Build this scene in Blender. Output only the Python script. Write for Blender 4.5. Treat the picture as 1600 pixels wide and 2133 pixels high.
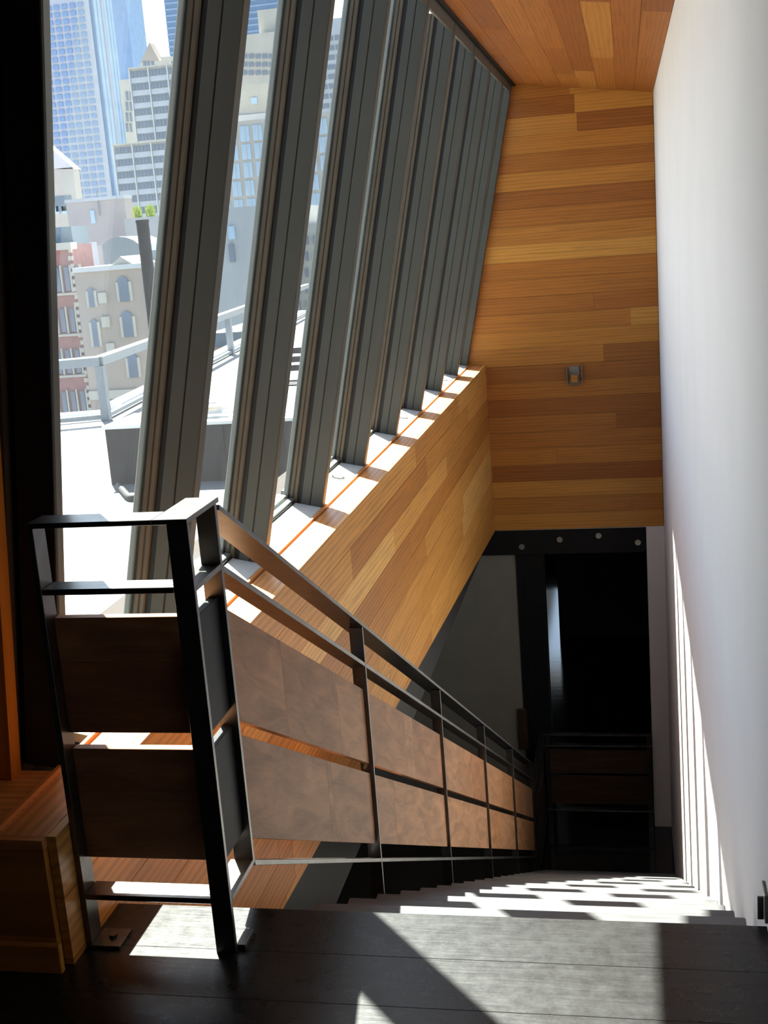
import bpy, bmesh, math, random
from mathutils import Matrix, Vector, Quaternion

S = bpy.context.scene
COL = S.collection
for o in list(bpy.data.objects):
    bpy.data.objects.remove(o)

# ------------------------------------------------------------------ camera
IMG_W, IMG_H, F_PX = 1600.0, 2133.0, 2554.4
CAM = Vector((0.0, 0.0, 1.4))
RC = Matrix(((0.97944048, 0.18715689, -0.07529035),      # rows: image right, image down, forward
             (-0.03022132, -0.23287919, -0.97203598),
             (-0.19945678, 0.95432677, -0.22243518)))
cd = bpy.data.cameras.new('camera'); cam = bpy.data.objects.new('camera', cd); COL.objects.link(cam)
cd.sensor_fit = 'HORIZONTAL'; cd.sensor_width = 36.0; cd.lens = F_PX / IMG_W * 36.0
cd.clip_start = 0.02; cd.clip_end = 3000
M3 = Matrix((RC[0], -Vector(RC[1]), -Vector(RC[2]))).transposed()
cam.matrix_world = Matrix.Translation(CAM) @ M3.to_4x4()
S.camera = cam

# ------------------------------------------------------------------ light
SUN_P, SUN_Q = 0.365, 0.68          # the sun's light travels along (p, -q, -1)
world = bpy.data.worlds.new('sky'); S.world = world; world.use_nodes = True
wn = world.node_tree.nodes; wl = world.node_tree.links; wn.clear()
sky = wn.new('ShaderNodeTexSky'); sky.sky_type = 'NISHITA'; sky.sun_disc = False
sky.sun_elevation = math.atan(1 / math.hypot(SUN_P, SUN_Q)); sky.sun_rotation = -math.atan2(SUN_P, SUN_Q)
sky.air_density = 1.0; sky.dust_density = 1.5; sky.ozone_density = 1.0
bg = wn.new('ShaderNodeBackground'); bg.inputs[1].default_value = 0.48
wo = wn.new('ShaderNodeOutputWorld'); wl.new(sky.outputs[0], bg.inputs[0]); wl.new(bg.outputs[0], wo.inputs[0])
sd = bpy.data.lights.new('sun', 'SUN'); sd.energy = 46.0; sd.angle = math.radians(0.53); sd.color = (1.0, 0.95, 0.87)
sun = bpy.data.objects.new('sun', sd); COL.objects.link(sun)
sun.rotation_euler = Vector((SUN_P, -SUN_Q, -1)).to_track_quat('-Z', 'Y').to_euler(); sun.location = (-6, 14, 20)
V = S.view_settings
V.view_transform = 'Standard'; V.look = 'None'; V.gamma = 1.0; V.use_curve_mapping = False
V.exposure = -0.12

# ------------------------------------------------------------------ measures (metres)
YP, XR, XL, HR, YF = 2.106, -0.8158, -1.1409, 0.9074, 2.2653   # front rail plane, rail right edge, left post, rail height, far post
SL, Y1, DP = 0.5493, 3.4475, 1.3116                             # stair slope, first post, post spacing
RUN = DP / 4; RISE = RUN * SL; Y0 = 2.2773; NR = 21
ZL = -NR * RISE                                                 # lower landing level
XTL, XTR, XW, YE = -0.7917, 0.2216, 0.2388, 9.9338
ZB = -1.104                                                     # bottom of the wooden end wall
XE, ZE, XS, ZS = -1.1413, 0.2849, -1.2825, 0.2928               # ledge front edge, ledge top, sill line
LEAN = 0.2214
CS = 0.145                                                      # ceiling slope
def zceil(x): return 2.2682 + (XW - x) * CS
def zpan(y): return -1.107 + (YE - y) * 0.0638                   # sloping lower edge of the panelled parapet
def nose(y): return -SL * (y - YF)

def px_ray(u, v):
    c = Vector(((u - IMG_W / 2) / F_PX, (v - IMG_H / 2) / F_PX, 1.0))
    return RC.transposed() @ c
def at_y(u, v, y):
    d = px_ray(u, v); return CAM + d * ((y - CAM.y) / d.y)
def at_z(u, v, z):
    d = px_ray(u, v); return CAM + d * ((z - CAM.z) / d.z)

rnd = random.Random(7)

# ------------------------------------------------------------------ materials
def mat(name):
    m = bpy.data.materials.new(name); m.use_nodes = True
    nt = m.node_tree; b = nt.nodes['Principled BSDF']
    return m, nt, b
def nd(nt, t, **k):
    n = nt.nodes.new(t)
    for a, v in k.items(): setattr(n, a, v)
    return n
def ramp(nt, stops):
    r = nd(nt, 'ShaderNodeValToRGB'); e = r.color_ramp.elements
    e[0].position, e[0].color = stops[0][0], (*stops[0][1], 1)
    e[1].position, e[1].color = stops[-1][0], (*stops[-1][1], 1)
    for p, c in stops[1:-1]:
        x = e.new(p); x.color = (*c, 1)
    return r
def coords(nt, scale, rand=True):
    tc = nd(nt, 'ShaderNodeTexCoord'); mp = nd(nt, 'ShaderNodeMapping')
    mp.inputs['Scale'].default_value = scale
    nt.links.new(tc.outputs['Object'], mp.inputs['Vector'])
    if rand:
        oi = nd(nt, 'ShaderNodeObjectInfo'); mu = nd(nt, 'ShaderNodeMath', operation='MULTIPLY'); mu.inputs[1].default_value = 57.0
        nt.links.new(oi.outputs['Random'], mu.inputs[0]); nt.links.new(mu.outputs[0], mp.inputs['Location'])
        return mp, oi
    return mp, None
def plain(name, col, rough=0.5, metal=0.0, var=0.06, scale=8.0, spec=0.5, bump=0.0):
    m, nt, b = mat(name)
    mp, _ = coords(nt, (scale,) * 3, False)
    n = nd(nt, 'ShaderNodeTexNoise'); n.inputs['Scale'].default_value = 1.0; n.inputs['Detail'].default_value = 4
    nt.links.new(mp.outputs[0], n.inputs['Vector'])
    r = ramp(nt, [(0.3, tuple(max(0, c * (1 - var)) for c in col)), (0.7, tuple(min(1, c * (1 + var)) for c in col))])
    nt.links.new(n.outputs['Fac'], r.inputs[0]); nt.links.new(r.outputs[0], b.inputs['Base Color'])
    b.inputs['Roughness'].default_value = rough; b.inputs['Metallic'].default_value = metal
    b.inputs['Specular IOR Level'].default_value = spec
    if bump:
        bp = nd(nt, 'ShaderNodeBump'); bp.inputs['Strength'].default_value = bump; bp.inputs['Distance'].default_value = 0.01
        nt.links.new(n.outputs['Fac'], bp.inputs['Height']); nt.links.new(bp.outputs[0], b.inputs['Normal'])
    return m
def wood(name, tones, rough=0.42, grain=0.35, spec=0.4, gscale=(1.2, 16, 16), coat=0.0, ring=True, rvar=0.0):
    """Grain runs along each piece's local X; every piece picks its own tone."""
    m, nt, b = mat(name); L = nt.links
    mp, oi = coords(nt, gscale)
    n = nd(nt, 'ShaderNodeTexNoise'); n.inputs['Scale'].default_value = 1.6; n.inputs['Detail'].default_value = 7; n.inputs['Distortion'].default_value = 1.2
    L.new(mp.outputs[0], n.inputs['Vector'])
    mp2, _ = coords(nt, (gscale[0] * 3, gscale[1] * 6, gscale[2] * 6))
    n2 = nd(nt, 'ShaderNodeTexNoise'); n2.inputs['Scale'].default_value = 3.0; n2.inputs['Detail'].default_value = 3
    L.new(mp2.outputs[0], n2.inputs['Vector'])
    w = nd(nt, 'ShaderNodeTexWave', wave_type='BANDS', bands_direction='Y'); w.inputs['Scale'].default_value = 0.8
    w.inputs['Distortion'].default_value = 9.0; w.inputs['Detail'].default_value = 2; w.inputs['Detail Scale'].default_value = 0.6
    L.new(mp.outputs[0], w.inputs['Vector'])
    k = len(tones)
    base = ramp(nt, [((i + 0.5) / k, t) for i, t in enumerate(tones)]); L.new(oi.outputs['Random'], base.inputs[0])
    mixn = nd(nt, 'ShaderNodeMath', operation='MULTIPLY_ADD'); mixn.inputs[1].default_value = 0.35 if ring else 0.0
    L.new(w.outputs['Fac'], mixn.inputs[0]); L.new(n.outputs['Fac'], mixn.inputs[2])
    m2 = nd(nt, 'ShaderNodeMath', operation='MULTIPLY_ADD'); m2.inputs[1].default_value = 0.3
    L.new(n2.outputs['Fac'], m2.inputs[0]); L.new(mixn.outputs[0], m2.inputs[2])
    g = ramp(nt, [(0.45, (1 - grain,) * 3), (1.15, (1 + grain * 0.55,) * 3)])
    L.new(m2.outputs[0], g.inputs[0])
    mx = nd(nt, 'ShaderNodeMix', data_type='RGBA', blend_type='MULTIPLY'); mx.inputs['Factor'].default_value = 1.0
    L.new(base.outputs[0], mx.inputs['A']); L.new(g.outputs[0], mx.inputs['B']); L.new(mx.outputs['Result'], b.inputs['Base Color'])
    b.inputs['Roughness'].default_value = rough; b.inputs['Specular IOR Level'].default_value = spec
    if rvar:
        mp3, _ = coords(nt, (5, 5, 5)); n3 = nd(nt, 'ShaderNodeTexNoise'); n3.inputs['Scale'].default_value = 6.0; n3.inputs['Detail'].default_value = 9; n3.inputs['Roughness'].default_value = 0.75
        L.new(mp3.outputs[0], n3.inputs['Vector']); mr = nd(nt, 'ShaderNodeMapRange')
        mr.inputs['From Min'].default_value = 0.3; mr.inputs['From Max'].default_value = 0.7; mr.inputs['To Min'].default_value = rough - rvar; mr.inputs['To Max'].default_value = rough + rvar
        L.new(n3.outputs['Fac'], mr.inputs['Value']); L.new(mr.outputs[0], b.inputs['Roughness'])
    b.inputs['Coat Weight'].default_value = coat; b.inputs['Coat Roughness'].default_value = 0.25
    bp = nd(nt, 'ShaderNodeBump'); bp.inputs['Strength'].default_value = 0.08; bp.inputs['Distance'].default_value = 0.004
    L.new(m2.outputs[0], bp.inputs['Height']); L.new(bp.outputs[0], b.inputs['Normal'])
    return m

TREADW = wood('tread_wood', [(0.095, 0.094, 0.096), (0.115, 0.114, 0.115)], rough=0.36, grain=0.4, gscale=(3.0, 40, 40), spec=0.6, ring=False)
LOWFL = wood('polished_dark_floor', [(0.012, 0.012, 0.013), (0.016, 0.016, 0.017)], rough=0.09, grain=0.3, spec=0.9, ring=False)
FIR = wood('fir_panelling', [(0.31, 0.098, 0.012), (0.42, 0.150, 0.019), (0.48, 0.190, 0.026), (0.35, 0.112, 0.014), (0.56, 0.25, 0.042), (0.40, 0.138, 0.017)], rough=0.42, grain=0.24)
FIRC = wood('fir_ceiling', [(0.25, 0.072, 0.010), (0.32, 0.100, 0.014), (0.36, 0.122, 0.018), (0.28, 0.082, 0.011), (0.42, 0.165, 0.028)], rough=0.45, grain=0.26)  # redder fir, also darkened to put the ceiling's dimness into its colour
FIRP = wood('fir_parapet', [(0.44, 0.170, 0.030), (0.60, 0.275, 0.060), (0.50, 0.205, 0.038), (0.74, 0.40, 0.115), (0.56, 0.240, 0.046), (0.64, 0.305, 0.070), (0.47, 0.185, 0.034)], rough=0.42, grain=0.30)  # yellower fir, also lightened to make up for light missing on the parapet
LEDGEW = wood('fir_ledge', [(0.50, 0.20, 0.06), (0.56, 0.24, 0.075)], rough=0.4)
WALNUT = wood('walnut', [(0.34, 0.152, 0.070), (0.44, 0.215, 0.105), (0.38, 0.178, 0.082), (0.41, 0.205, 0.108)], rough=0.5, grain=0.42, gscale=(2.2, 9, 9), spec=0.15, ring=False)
SHADEBOARD = wood('shaded_walnut', [(0.060, 0.034, 0.020), (0.075, 0.043, 0.026)], rough=0.5, grain=0.4, spec=0.2, ring=False)  # walnut darkened to put the lower landing's shade into its colour
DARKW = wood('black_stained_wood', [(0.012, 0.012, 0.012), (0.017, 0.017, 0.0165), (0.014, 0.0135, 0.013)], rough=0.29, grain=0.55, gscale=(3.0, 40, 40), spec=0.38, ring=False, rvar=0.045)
STEEL = plain('blackened_steel', (0.125, 0.12, 0.115), rough=0.32, metal=0.9, var=0.25, scale=14)
BLACK = plain('black_paint', (0.008, 0.008, 0.009), rough=0.55, var=0.2, spec=0.2)
MULL = plain('grey_green_aluminium', (0.082, 0.080, 0.066), rough=0.5, metal=0.0, var=0.06, scale=3, spec=0.25)
CAPM = plain('outer_cap_aluminium', (0.20, 0.22, 0.20), rough=0.4, metal=0.3, var=0.05)
GASK = plain('black_gasket', (0.01, 0.01, 0.01), rough=0.6)
BEAD = plain('bronze_bead', (0.115, 0.088, 0.058), rough=0.4, metal=0.2, var=0.1)
SILLM = plain('pale_sill_aluminium', (0.62, 0.63, 0.60), rough=0.4, metal=0.1, var=0.04)
PLAST = plain('white_plaster', (0.80, 0.765, 0.742), rough=0.85, var=0.02, scale=2.5, spec=0.2, bump=0.05)
GREYW = plain('grey_plaster', (0.27, 0.26, 0.23), rough=0.9, var=0.04, spec=0.2)
NICKEL = plain('satin_nickel', (0.20, 0.19, 0.165), rough=0.4, metal=0.3, var=0.05)
ZINC = plain('galvanised_bolt', (0.36, 0.35, 0.32), rough=0.35, metal=0.7, var=0.1, scale=60)
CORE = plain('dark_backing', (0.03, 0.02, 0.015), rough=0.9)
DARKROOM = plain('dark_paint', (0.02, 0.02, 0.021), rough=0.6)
def glass(name, haze=0.007):
    m, nt, b = mat(name); nt.nodes.remove(b); L = nt.links
    tr = nd(nt, 'ShaderNodeBsdfTransparent'); tr.inputs[0].default_value = (0.93, 0.97, 0.96, 1)
    gl = nd(nt, 'ShaderNodeBsdfGlossy'); gl.inputs['Roughness'].default_value = 0.02
    tl = nd(nt, 'ShaderNodeBsdfTranslucent'); tl.inputs[0].default_value = (1, 1, 1, 1)
    lw = nd(nt, 'ShaderNodeLayerWeight'); lw.inputs[0].default_value = 0.5
    pw = nd(nt, 'ShaderNodeMath', operation='POWER'); pw.inputs[1].default_value = 5.0
    fr = nd(nt, 'ShaderNodeMath', operation='MULTIPLY_ADD'); fr.inputs[1].default_value = 0.55; fr.inputs[2].default_value = 0.03
    L.new(lw.outputs['Facing'], pw.inputs[0]); L.new(pw.outputs[0], fr.inputs[0])
    mh = nd(nt, 'ShaderNodeMixShader'); mh.inputs[0].default_value = haze
    mg = nd(nt, 'ShaderNodeMixShader')
    L.new(tr.outputs[0], mh.inputs[1]); L.new(tl.outputs[0], mh.inputs[2])
    L.new(fr.outputs[0], mg.inputs[0]); L.new(mh.outputs[0], mg.inputs[1]); L.new(gl.outputs[0], mg.inputs[2])
    L.new(mg.outputs[0], nt.nodes['Material Output'].inputs[0])
    return m
GLASS = glass('window_glass')
DECKM = plain('white_roof_deck', (0.21, 0.207, 0.20), rough=0.8, var=0.06, scale=1.2)
OUTST = plain('grey_outdoor_steel', (0.22, 0.25, 0.28), rough=0.5, metal=0.2)
WHITE = plain('white_paint', (0.80, 0.80, 0.78), rough=0.6, var=0.03)
BOXM = plain('weathered_dark_box', (0.022, 0.021, 0.025), rough=0.8, var=0.4, scale=2.5)
CANVAS = plain('white_canvas', (0.78, 0.74, 0.68), rough=0.9)

# ------------------------------------------------------------------ mesh helpers
WM = {}
def link(o, parent=None, M=None):
    M = M or Matrix.Identity(4)
    COL.objects.link(o); WM[o] = M
    if parent is not None:
        o.parent = parent; o.matrix_parent_inverse = WM[parent].inverted()
    o.matrix_basis = M
    return o
def tag(o, label=None, cat=None, group=None, kind=None):
    if label: o['label'] = label
    if cat: o['category'] = cat
    if group: o['group'] = group
    if kind: o['kind'] = kind
    return o
def empty(name, loc, label=None, cat=None, group=None, kind=None):
    o = bpy.data.objects.new(name, None); o.empty_display_size = 0.1
    link(o, None, Matrix.Translation(Vector(loc)))
    return tag(o, label, cat, group, kind)
def mesh_obj(name, verts, faces, material, parent=None, M=None, bevel=0.0, smooth=False):
    bm = bmesh.new()
    vs = [bm.verts.new(v) for v in verts]
    for f in faces: bm.faces.new([vs[i] for i in f])
    bmesh.ops.recalc_face_normals(bm, faces=bm.faces)
    if bevel: bmesh.ops.bevel(bm, geom=list(bm.edges), offset=bevel, segments=1, affect='EDGES', profile=0.5)
    if smooth:
        for f in bm.faces: f.smooth = True
    me = bpy.data.meshes.new(name); bm.to_mesh(me); bm.free()
    me.materials.append(material)
    o = bpy.data.objects.new(name, me)
    return link(o, parent, M)
BF = [(0, 1, 3, 2), (4, 6, 7, 5), (0, 4, 5, 1), (2, 3, 7, 6), (0, 2, 6, 4), (1, 5, 7, 3)]
def hexa_verts(a0, a1, b0, b1, c0, c1):
    return [(a, b, c) for a in (a0, a1) for b in (b0, b1) for c in (c0, c1)]
def box(name, x0, x1, y0, y1, z0, z1, m, parent=None, bevel=0.0, axis='X'):
    c = Vector(((x0 + x1) / 2, (y0 + y1) / 2, (z0 + z1) / 2)); d = (abs(x1 - x0) / 2, abs(y1 - y0) / 2, abs(z1 - z0) / 2)
    if axis == 'X': R = Matrix.Identity(3); e = d
    elif axis == 'Y': R = Matrix(((0, -1, 0), (1, 0, 0), (0, 0, 1))); e = (d[1], d[0], d[2])
    else: R = Matrix(((0, 0, 1), (0, 1, 0), (1, 0, 0))); R = Matrix(((0, 1, 0), (0, 0, 1), (1, 0, 0))); e = (d[2], d[0], d[1])
    M = Matrix.Translation(c) @ R.to_4x4()
    return mesh_obj(name, hexa_verts(-e[0], e[0], -e[1], e[1], -e[2], e[2]), BF, m, parent, M, bevel)
def fbox(name, O, A, U, W, a, u, w, m, parent=None, bevel=0.0):
    """Box in a frame: A (length, local X), U, W unit axes at origin O; a, u, w are (min, max)."""
    A, U, W = Vector(A), Vector(U), Vector(W)
    mid = [(r[0] + r[1]) / 2 for r in (a, u, w)]; h = [(r[1] - r[0]) / 2 for r in (a, u, w)]
    C = Vector(O) + A * mid[0] + U * mid[1] + W * mid[2]
    M = Matrix.Translation(C) @ Matrix((A, U, W)).transposed().to_4x4()
    return mesh_obj(name, hexa_verts(-h[0], h[0], -h[1], h[1], -h[2], h[2]), BF, m, parent, M, bevel)
def prism(name, pts, ext, m, parent=None, length=(1, 0, 0), bevel=0.0):
    """Polygon pts (3D, coplanar) extruded by ext; grain axis local X = length."""
    ext = Vector(ext); X = Vector(length).normalized(); Z = ext.normalized(); X = (X - Z * X.dot(Z)).normalized(); Y = Z.cross(X)
    P = [Vector(p) for p in pts]; C = sum(P, Vector()) / len(P) + ext / 2
    R = Matrix((X, Y, Z)); RT = R.transposed()
    v = [R @ (p - C) for p in P] + [R @ (p + ext - C) for p in P]
    n = len(P)
    f = [tuple(range(n)), tuple(range(2 * n - 1, n - 1, -1))] + [(i, (i + 1) % n, n + (i + 1) % n, n + i) for i in range(n)]
    return mesh_obj(name, v, f, m, parent, Matrix.Translation(C) @ RT.to_4x4(), bevel)
def cyl(name, p0, p1, r, m, parent=None, n=16, r1=None):
    p0, p1 = Vector(p0), Vector(p1); r1 = r if r1 is None else r1
    Z = (p1 - p0).normalized(); X = Z.orthogonal().normalized(); Y = Z.cross(X); h = (p1 - p0).length
    v = [(r * math.cos(2 * math.pi * i / n), r * math.sin(2 * math.pi * i / n), 0) for i in range(n)] + \
        [(r1 * math.cos(2 * math.pi * i / n), r1 * math.sin(2 * math.pi * i / n), h) for i in range(n)]
    f = [tuple(range(n)), tuple(range(n, 2 * n))] + [(i, (i + 1) % n, n + (i + 1) % n, n + i) for i in range(n)]
    M = Matrix.Translation(p0) @ Matrix((X, Y, Z)).transposed().to_4x4()
    return mesh_obj(name, v, f, m, parent, M)
def clip(poly, keep):
    """Clip a convex 2D polygon: keep(p) >= 0 is a linear function."""
    out = []
    for i in range(len(poly)):
        a, b = poly[i], poly[(i + 1) % len(poly)]; fa, fb = keep(a), keep(b)
        if fa >= 0: out.append(a)
        if (fa >= 0) != (fb >= 0):
            t = fa / (fa - fb); out.append((a[0] + (b[0] - a[0]) * t, a[1] + (b[1] - a[1]) * t))
    return out
def splits(a, b, lo, hi, r):
    cuts = [a]; x = a + r.uniform(0.3, 1.0) * hi
    while x < b - lo * 0.6:
        cuts.append(x); x += r.uniform(lo, hi)
    return cuts + [b]

# ================================================================== THE SETTING
# --- upper landing floor: black boards running across
fl = box('floor', -1.32, XW, -2.5, Y0 - 0.012, -0.22, -0.022, CORE)
tag(fl, 'black stained board floor of the upper landing', 'floor', kind='structure')
y = Y0; k = 0
while y > -2.4:
    y1 = y - 0.158
    for (a, b) in ([(-1.3, XW)] if k < 3 else [(-1.3, -0.5 + rnd.uniform(-.3, .3)), None]):
        box('floor_board', a, b if b < 0.2 else XW - 0.004, y1 + 0.0006, y, -0.022, 0, DARKW, fl, bevel=0.0006)
        if k >= 3:
            box('floor_board', b + 0.0012, XW - 0.004, y1 + 0.0006, y, -0.022, 0, DARKW, fl, bevel=0.0006); break
    y = y1; k += 1

# --- right plaster wall
wr = box('wall_right', XW, XW + 0.25, -2.6, YE + 0.3, ZL - 0.3, 2.75, PLAST)
tag(wr, 'tall white plaster wall along the right of the stairs', 'wall', kind='structure')
# --- back wall and the closed left side behind the camera
tag(box('wall_back', -1.8, XW + 0.25, -2.75, -2.5, -0.3, 2.9, DARKROOM), 'dark wall at the back of the upper landing', 'wall', kind='structure')
wl_ = box('wall_left_near', -1.75, -1.5, -2.5, 2.33, -0.3, 2.9, DARKROOM, axis='Y')
tag(wl_, 'dark wall on the window side of the upper landing', 'wall', kind='structure')
# --- end wall with its planks
we = prism('wall_end', [(-1.72, YE + 0.02, ZB), (XW + 0.25, YE + 0.02, ZB), (XW + 0.25, YE + 0.02, 2.62), (-1.0, YE + 0.02, 2.62), (-1.5, YE + 0.02, ZS)], (0, 0.28, 0), CORE)
tag(we, 'honey coloured fir plank wall closing the stairwell above the doorway', 'wall', kind='structure')
PITCH = 0.1365
r_ = random.Random(11)
z = ZB; row = 0
while z < 2.6:
    cuts = [-1.45, XW - 0.003] if r_.random() < 0.55 else [-1.45, r_.uniform(-0.75, 0.05), XW - 0.003]
    for a, b in zip(cuts, cuts[1:]):
        poly = [(a + 0.0006, z + 0.0008), (b - 0.0006, z + 0.0008), (b - 0.0006, z + PITCH - 0.0008), (a + 0.0006, z + PITCH - 0.0008)]
        poly = clip(poly, lambda p: zceil(p[0]) + 0.004 - p[1])
        poly = clip(poly, lambda p: p[0] - (XS - 0.16 + LEAN * (p[1] - ZS)))
        if len(poly) > 2:
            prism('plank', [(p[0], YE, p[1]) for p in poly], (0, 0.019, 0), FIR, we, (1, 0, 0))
    z += PITCH; row += 1
# --- ceiling: planks running down the stair
ce = prism('ceiling', [(-0.845, -2.6, zceil(-0.845) + 0.02), (XW + 0.25, -2.6, zceil(XW + 0.25) + 0.02), (XW + 0.25, -2.6, 2.62), (-0.845, -2.6, 2.62)], (0, YE + 2.9, 0), CORE)
rn = prism('ceiling_near', [(-1.75, -2.6, 2.56), (-0.85, -2.6, 2.46), (-0.85, -2.6, 2.62), (-1.75, -2.6, 2.72)], (0, 5.05, 0), CORE)
tag(rn, 'dark roof over the window side of the upper landing', 'ceiling', kind='structure')
tag(ce, 'sloping fir plank ceiling over the stairs', 'ceiling', kind='structure')
cdir = Vector((-1, 0, CS)).normalized(); cnor = Vector((CS, 0, 1)).normalized()
c0 = Vector((XW - 0.002, 0, zceil(XW - 0.002)))
w = 0.0
while w < 1.02:
    for a, b in zip(*(lambda s: (s, s[1:]))(splits(-2.4, YE - 0.001, 1.3, 2.9, r_))):
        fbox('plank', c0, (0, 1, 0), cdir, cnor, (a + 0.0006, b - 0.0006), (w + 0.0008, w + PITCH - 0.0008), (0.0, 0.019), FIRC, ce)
    w += PITCH
# --- panelled parapet under the glazing
wp = prism('wall_left', [(XE - 0.021, 2.05, -0.62), (XE - 0.021, YE + 0.02, zpan(YE)), (XE - 0.021, YE + 0.02, ZE - 0.03), (XE - 0.021, 2.05, ZE - 0.03)], (-0.24, 0, 0), CORE, None, (0, 1, 0))
tag(wp, 'fir plank parapet wall below the slanted windows', 'wall', kind='structure')
z = ZE; row = 0
while z > -1.15:
    for a, b in zip(*(lambda s: (s, s[1:]))(splits(2.045, YE - 0.0, 1.4, 3.2, r_))):
        poly = [(a + 0.0009, z - PITCH + 0.0012), (b - 0.0009, z - PITCH + 0.0012), (b - 0.0009, z - 0.0012), (a + 0.0009, z - 0.0012)]
        poly = clip(poly, lambda p: p[1] - zpan(p[0]))
        if len(poly) > 2:
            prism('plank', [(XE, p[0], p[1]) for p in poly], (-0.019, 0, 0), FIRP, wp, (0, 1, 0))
    z -= PITCH; row += 1
# ledge boards on top of the parapet and the wooden strip against the sill
cuts = [2.045, 3.9, 5.9, 7.8, YE - 0.001]
for a, b in zip(cuts, cuts[1:]):
    box('ledge_board', -1.262, XE - 0.0195, a, b - 0.001, ZE - 0.022, ZE, LEDGEW, wp, axis='Y')
    box('ledge_trim', -1.278, -1.268, a, b - 0.001, ZE - 0.03, ZS + 0.002, LEDGEW, wp, axis='Y')
# end of the parapet facing the landing
z = ZE - 0.023
for i in range(3):
    z1 = max(z - 0.095, 0.001)
    box('plank', -1.72, XE - 0.0195, 2.026, 2.0445, z1 + 0.001, z, FIR, wp)
    z = z1
box('plinth_block', -1.72, -1.150, 2.010, 2.0255, 0.0, 0.062, FIR, wp, bevel=0.002)
box('ledge_board', -1.72, XE - 0.0195, 2.026, 2.0445, ZE - 0.022, ZE, LEDGEW, wp)
box('ledge_board', -1.72, -1.263, 2.0455, 2.34, ZE - 0.022, ZE, LEDGEW, wp)
# wooden jamb and closing wall beside the leaning column
jb = fbox('wall_jamb', (-1.362, 2.29, ZE), Vector((0.09, 0, 1)).normalized(), Vector((1, 0, -0.09)).normalized(), (0, 1, 0), (0.0, 2.3), (-0.048, 0.0), (0, 0.045), FIR)
tag(jb, 'fir wood door jamb beside the leaning black steel column', 'jamb', kind='structure')
tag(prism('wall_left_return', [(-1.75, 2.335, ZE - 0.3), (-1.375 - 0.117 * 0.3, 2.335, ZE - 0.3), (-1.375 + 0.117 * 2.35, 2.335, ZE + 2.35), (-1.75, 2.335, ZE + 2.35)], (0, 0.13, 0), CORE), 'dark return wall behind the leaning column', 'wall', kind='structure')
tag(box('wall_left_core', -1.75, -1.45, 2.05, YE + 0.3, -1.15, ZE - 0.05, CORE), 'wall core under the glazing', 'wall', kind='structure')

# --- lower storey
lf = box('floor_lower', -3.3, XW, 2.2, 18.2, ZL - 0.2, ZL, LOWFL)
tag(lf, 'dark wooden floor of the lower storey', 'floor', kind='structure')
tag(box('wall_end_lower', -3.3, -0.985, YE + 0.04, YE + 0.16, ZL, ZB - 0.001, GREYW), 'grey plaster wall below the fir panelling beside the doorway', 'wall', kind='structure')
tag(box('wall_end_return', 0.096, XW, YE - 0.0, YE + 0.30, ZL, ZB - 0.001, PLAST), 'narrow white wall strip between doorway and plaster wall', 'wall', kind='structure')
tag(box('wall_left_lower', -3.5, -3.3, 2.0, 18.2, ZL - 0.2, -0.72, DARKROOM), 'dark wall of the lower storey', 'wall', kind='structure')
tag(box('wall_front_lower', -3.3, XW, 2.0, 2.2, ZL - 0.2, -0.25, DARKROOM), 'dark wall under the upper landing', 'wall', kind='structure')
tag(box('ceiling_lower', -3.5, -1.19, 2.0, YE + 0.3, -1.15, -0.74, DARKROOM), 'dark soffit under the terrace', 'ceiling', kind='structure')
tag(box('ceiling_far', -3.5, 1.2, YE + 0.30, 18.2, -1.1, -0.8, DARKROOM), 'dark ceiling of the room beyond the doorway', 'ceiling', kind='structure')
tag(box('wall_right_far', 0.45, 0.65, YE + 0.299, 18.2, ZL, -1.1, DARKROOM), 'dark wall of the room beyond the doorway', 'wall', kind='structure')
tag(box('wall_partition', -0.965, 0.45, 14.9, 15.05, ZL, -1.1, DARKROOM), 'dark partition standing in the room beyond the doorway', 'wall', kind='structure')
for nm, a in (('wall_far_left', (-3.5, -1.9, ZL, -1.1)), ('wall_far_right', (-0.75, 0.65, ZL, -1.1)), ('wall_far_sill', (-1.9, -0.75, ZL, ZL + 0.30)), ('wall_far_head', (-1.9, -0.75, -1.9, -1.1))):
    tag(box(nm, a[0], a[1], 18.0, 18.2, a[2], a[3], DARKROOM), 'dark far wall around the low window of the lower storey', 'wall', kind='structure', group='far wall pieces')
w2 = empty('window_2', (-1.25, 18.1, ZL + 0.1), 'low far window of the lower storey reflecting on its floor', 'window', kind='structure')
box('pane', -1.9, -0.75, 18.09, 18.10, ZL + 0.30, -1.9, GLASS, w2)
for x in (-1.9, -0.80): box('window_frame', x, x + 0.05, 18.06, 18.13, ZL + 0.30, -1.9, BLACK, w2)
tag(box('sun_blocker', -4.5, 1.5, 18.2, 20.8, -1.3, -1.05, WHITE), 'added unseen slab keeping sun out of the low far window', 'sun_blocker', kind='structure')  # unseen slab, added only to stop sun reaching the lower floor

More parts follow.
